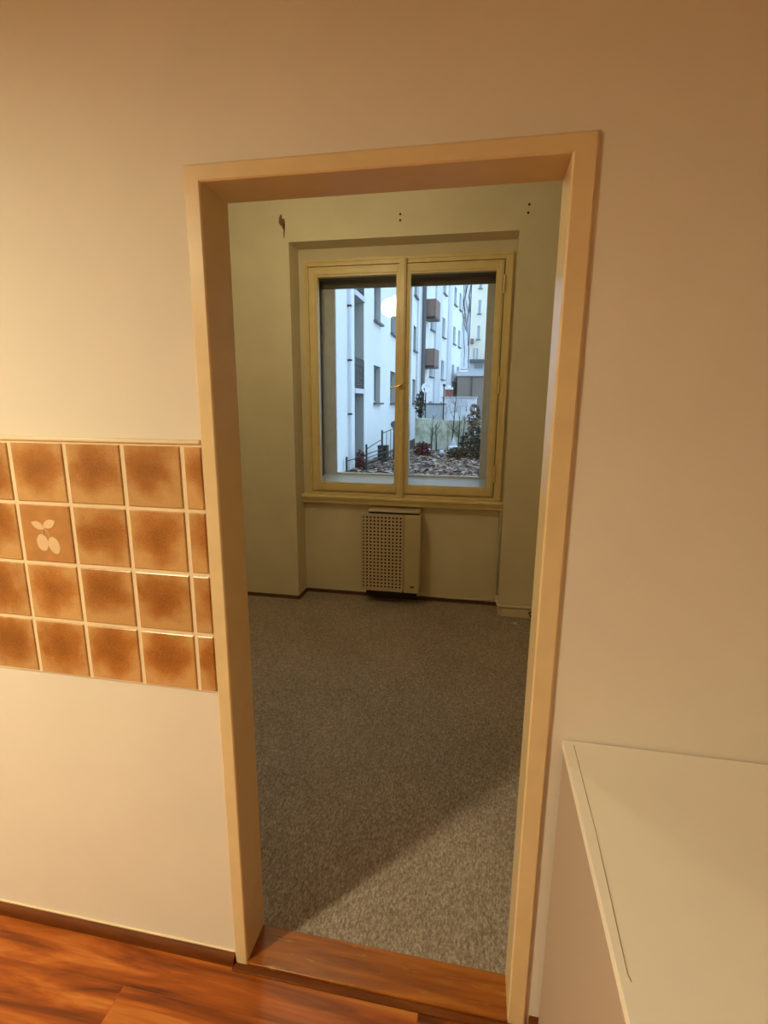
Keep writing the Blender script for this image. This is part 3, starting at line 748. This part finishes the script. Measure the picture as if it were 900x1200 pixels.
def sapling(x, y, h, lean, label):
    t = empty('sapling', (x, y, GZ), label, 'tree', 'bare saplings by the mossy wall')
    tr = [(x, y, GZ-.02), (x + lean*.3, y, GZ+h*.4), (x + lean*.6, y+.02, GZ+h*.75), (x + lean, y, GZ+h)]
    obj('trunk', tube(NB(), tr, .035, 7, .008), M['bark'], t, smooth=True)
    for k in range(7):
        f = rnd.uniform(.3, .95); z = GZ + h*f; a = rnd.uniform(-1, 1); l = h*.28*(1.1-f)+.12
        obj('branch', tube(NB(), [(x+lean*f, y, z), (x+lean*f+a*l*.6, y+rnd.uniform(-.1, .1), z+l*.5), (x+lean*f+a*l, y+rnd.uniform(-.15, .15), z+l*1.1)], .012, 5, .004), M['bark'], t)
sapling(-1.42, 20.6, 1.55, .05, 'bare sapling standing in front of the left half of the mossy wall')
sapling(-1.22, 20.9, 1.2, -.08, 'shorter bare sapling beside the leftmost one at the mossy wall')
sapling(-.28, 20.3, 1.75, .03, 'tall bare sapling rising above the mossy wall near its middle')
sapling(-.12, 20.5, 1.6, .07, 'bare sapling just right of the tall middle one')
sapling(-.62, 21.6, 2.6, .15, 'tallest bare sapling crossing the white shed')

# white garden things
def lantern(x, y, s, label, group):
    t = empty('garden_lantern', (x, y, GZ), label, 'lantern', group)
    obj('post', lathe(NB(), [(.06*s, GZ), (.05*s, GZ+.32*s), (0, GZ+.33*s)], x, y, 14), M['sillm'], t)
    obj('body', lathe(NB(), [(.12*s, GZ+.32*s), (.24*s, GZ+.36*s), (.26*s, GZ+.50*s), (.17*s, GZ+.56*s), (0, GZ+.57*s)], x, y, 14), M['dishm'], t, smooth=True)
    obj('cap', lathe(NB(), [(.17*s, GZ+.56*s), (.08*s, GZ+.80*s), (.035*s, GZ+.95*s), (0, GZ+1.0*s)], x, y, 14), M['paleroof'], t, smooth=True)
lantern(-.42, 19.2, .78, 'pale pointed garden lantern in the middle of the leafy ground', None)
lantern(.36, 20.6, .95, 'white garden lantern among the dark shrubs near the window edge', None)
for x, y, r, l in ((-.88, 19.3, .12, 'small white ball-shaped stone left of the pointed lantern'), (-1.5, 20.4, .10, 'small pale stone above the red shrub by the mossy wall')):
    b = NB(); bmesh.ops.create_icosphere(b, subdivisions=2, radius=r, matrix=Matrix.Translation((x, y, GZ+r*.8+.04)))
    for v in b.verts: v.co += Vector((rnd.uniform(-1, 1), rnd.uniform(-1, 1), rnd.uniform(-1, 1)))*r*.1
    tag(obj('stone', b, M['paleroof'], smooth=True), l, 'stone')

# iron railing by the stairs along the near building
t = empty('iron_railing', (-2.6, 15.5, GZ), 'dark iron stair railing in the yard along the pale building', 'railing')
posts = [(-3.2, 13.4, .0), (-2.72, 13.9, .34), (-2.63, 15.9, .66), (-2.46, 17.3, .72)]
for x, y, z in posts: obj('post', tube(NB(), [(x, y, GZ-.02), (x, y, z)], .032, 8), M['iron'], t)
def rail(a, b_, za, zb, r=.014): obj('rail', tube(NB(), [(a[0], a[1], za), (b_[0], b_[1], zb)], r, 6), M['iron'], t)
rail(posts[1], posts[2], .20, .36); rail(posts[2], posts[3], .56, .66)
for z in (-.36, -.22, -.08, .04): rail(posts[1], posts[2], z, z-.0)
rail(posts[2], posts[3], -.10, -.10); rail(posts[2], posts[3], -.34, -.34)
rail(posts[0], posts[1], -.12, .0)
for f in (.35, .7):
    x, y = posts[2][0]+(posts[3][0]-posts[2][0])*f, posts[2][1]+(posts[3][1]-posts[2][1])*f
    obj('baluster', tube(NB(), [(x, y, -.34), (x, y, .56+.1*f)], .010, 6), M['iron'], t)
b = NB(); lathe(b, [(0, -.012), (.12, -.012), (.13, 0), (.12, .012), (0, .012)], 0, 0, 24)
mm = Matrix.Translation((-2.46, 17.28, .80)) @ Matrix.Rotation(R(90), 4, 'X')
for v in b.verts: v.co = mm @ v.co
obj('disc', b, M['sillm'], t)
t = empty('crate', (-2.72, 16.6, GZ), 'dark slatted wooden crate behind the stair railing', 'crate')
b = NB()
for k in range(4): box(b, -2.90, -2.58, 16.5, 16.52, GZ+.02+k*.14, GZ+.14+k*.14)
box(b, -2.90, -2.58, 16.52, 16.9, GZ, GZ+.55); obj('body', b, M['bark'], t); obj('lid', B(-2.92, -2.56, 16.48, 16.92, GZ+.56, GZ+.59), M['bark'], t)

# ------------------------------------------------------------------ WORLD / CAMERA
w = bpy.data.worlds.new('World'); bpy.context.scene.world = w; w.use_nodes = True
nt = w.node_tree; bg = nt.nodes['Background']
tc = nt.nodes.new('ShaderNodeTexCoord'); sx = nt.nodes.new('ShaderNodeSeparateXYZ'); rp = nt.nodes.new('ShaderNodeValToRGB')
nt.links.new(tc.outputs['Generated'], sx.inputs[0]); nt.links.new(sx.outputs['Z'], rp.inputs['Fac'])
e = rp.color_ramp.elements; e[0].position = 0; e[0].color = (.62, .80, 1.0, 1); e[1].position = .8; e[1].color = (.52, .72, 1.0, 1)
nt.links.new(rp.outputs['Color'], bg.inputs['Color']); bg.inputs['Strength'].default_value = 2.6

cam = bpy.data.cameras.new('camera'); co = bpy.data.objects.new('camera', cam); C.objects.link(co)
F, PI_, YA, RO = 596.294, -.210458, .18697, .00789
cam.sensor_fit = 'VERTICAL'; cam.sensor_height = 36; cam.lens = F/1200*36; cam.clip_start = .02; cam.clip_end = 300
d = Vector((-math.sin(YA)*math.cos(PI_), math.cos(YA)*math.cos(PI_), math.sin(PI_))); r = Vector((math.cos(YA), math.sin(YA), 0)); u = r.cross(d)
r2 = r*math.cos(RO) + u*math.sin(RO); u2 = -r*math.sin(RO) + u*math.cos(RO)
mw = Matrix((r2, u2, -d)).transposed().to_4x4(); mw.translation = Vector((.66054, -1.04880, 1.54587))
co.matrix_world = mw
S = bpy.context.scene; S.camera = co
S.view_settings.view_transform = 'Standard'; S.view_settings.look = 'None'; S.view_settings.exposure = 0; S.view_settings.gamma = 1
try:
    S.cycles.max_bounces = 10; S.cycles.diffuse_bounces = 6; S.cycles.transparent_max_bounces = 12
    S.cycles.use_denoising = True; S.cycles.sample_clamp_indirect = 4
except Exception: pass
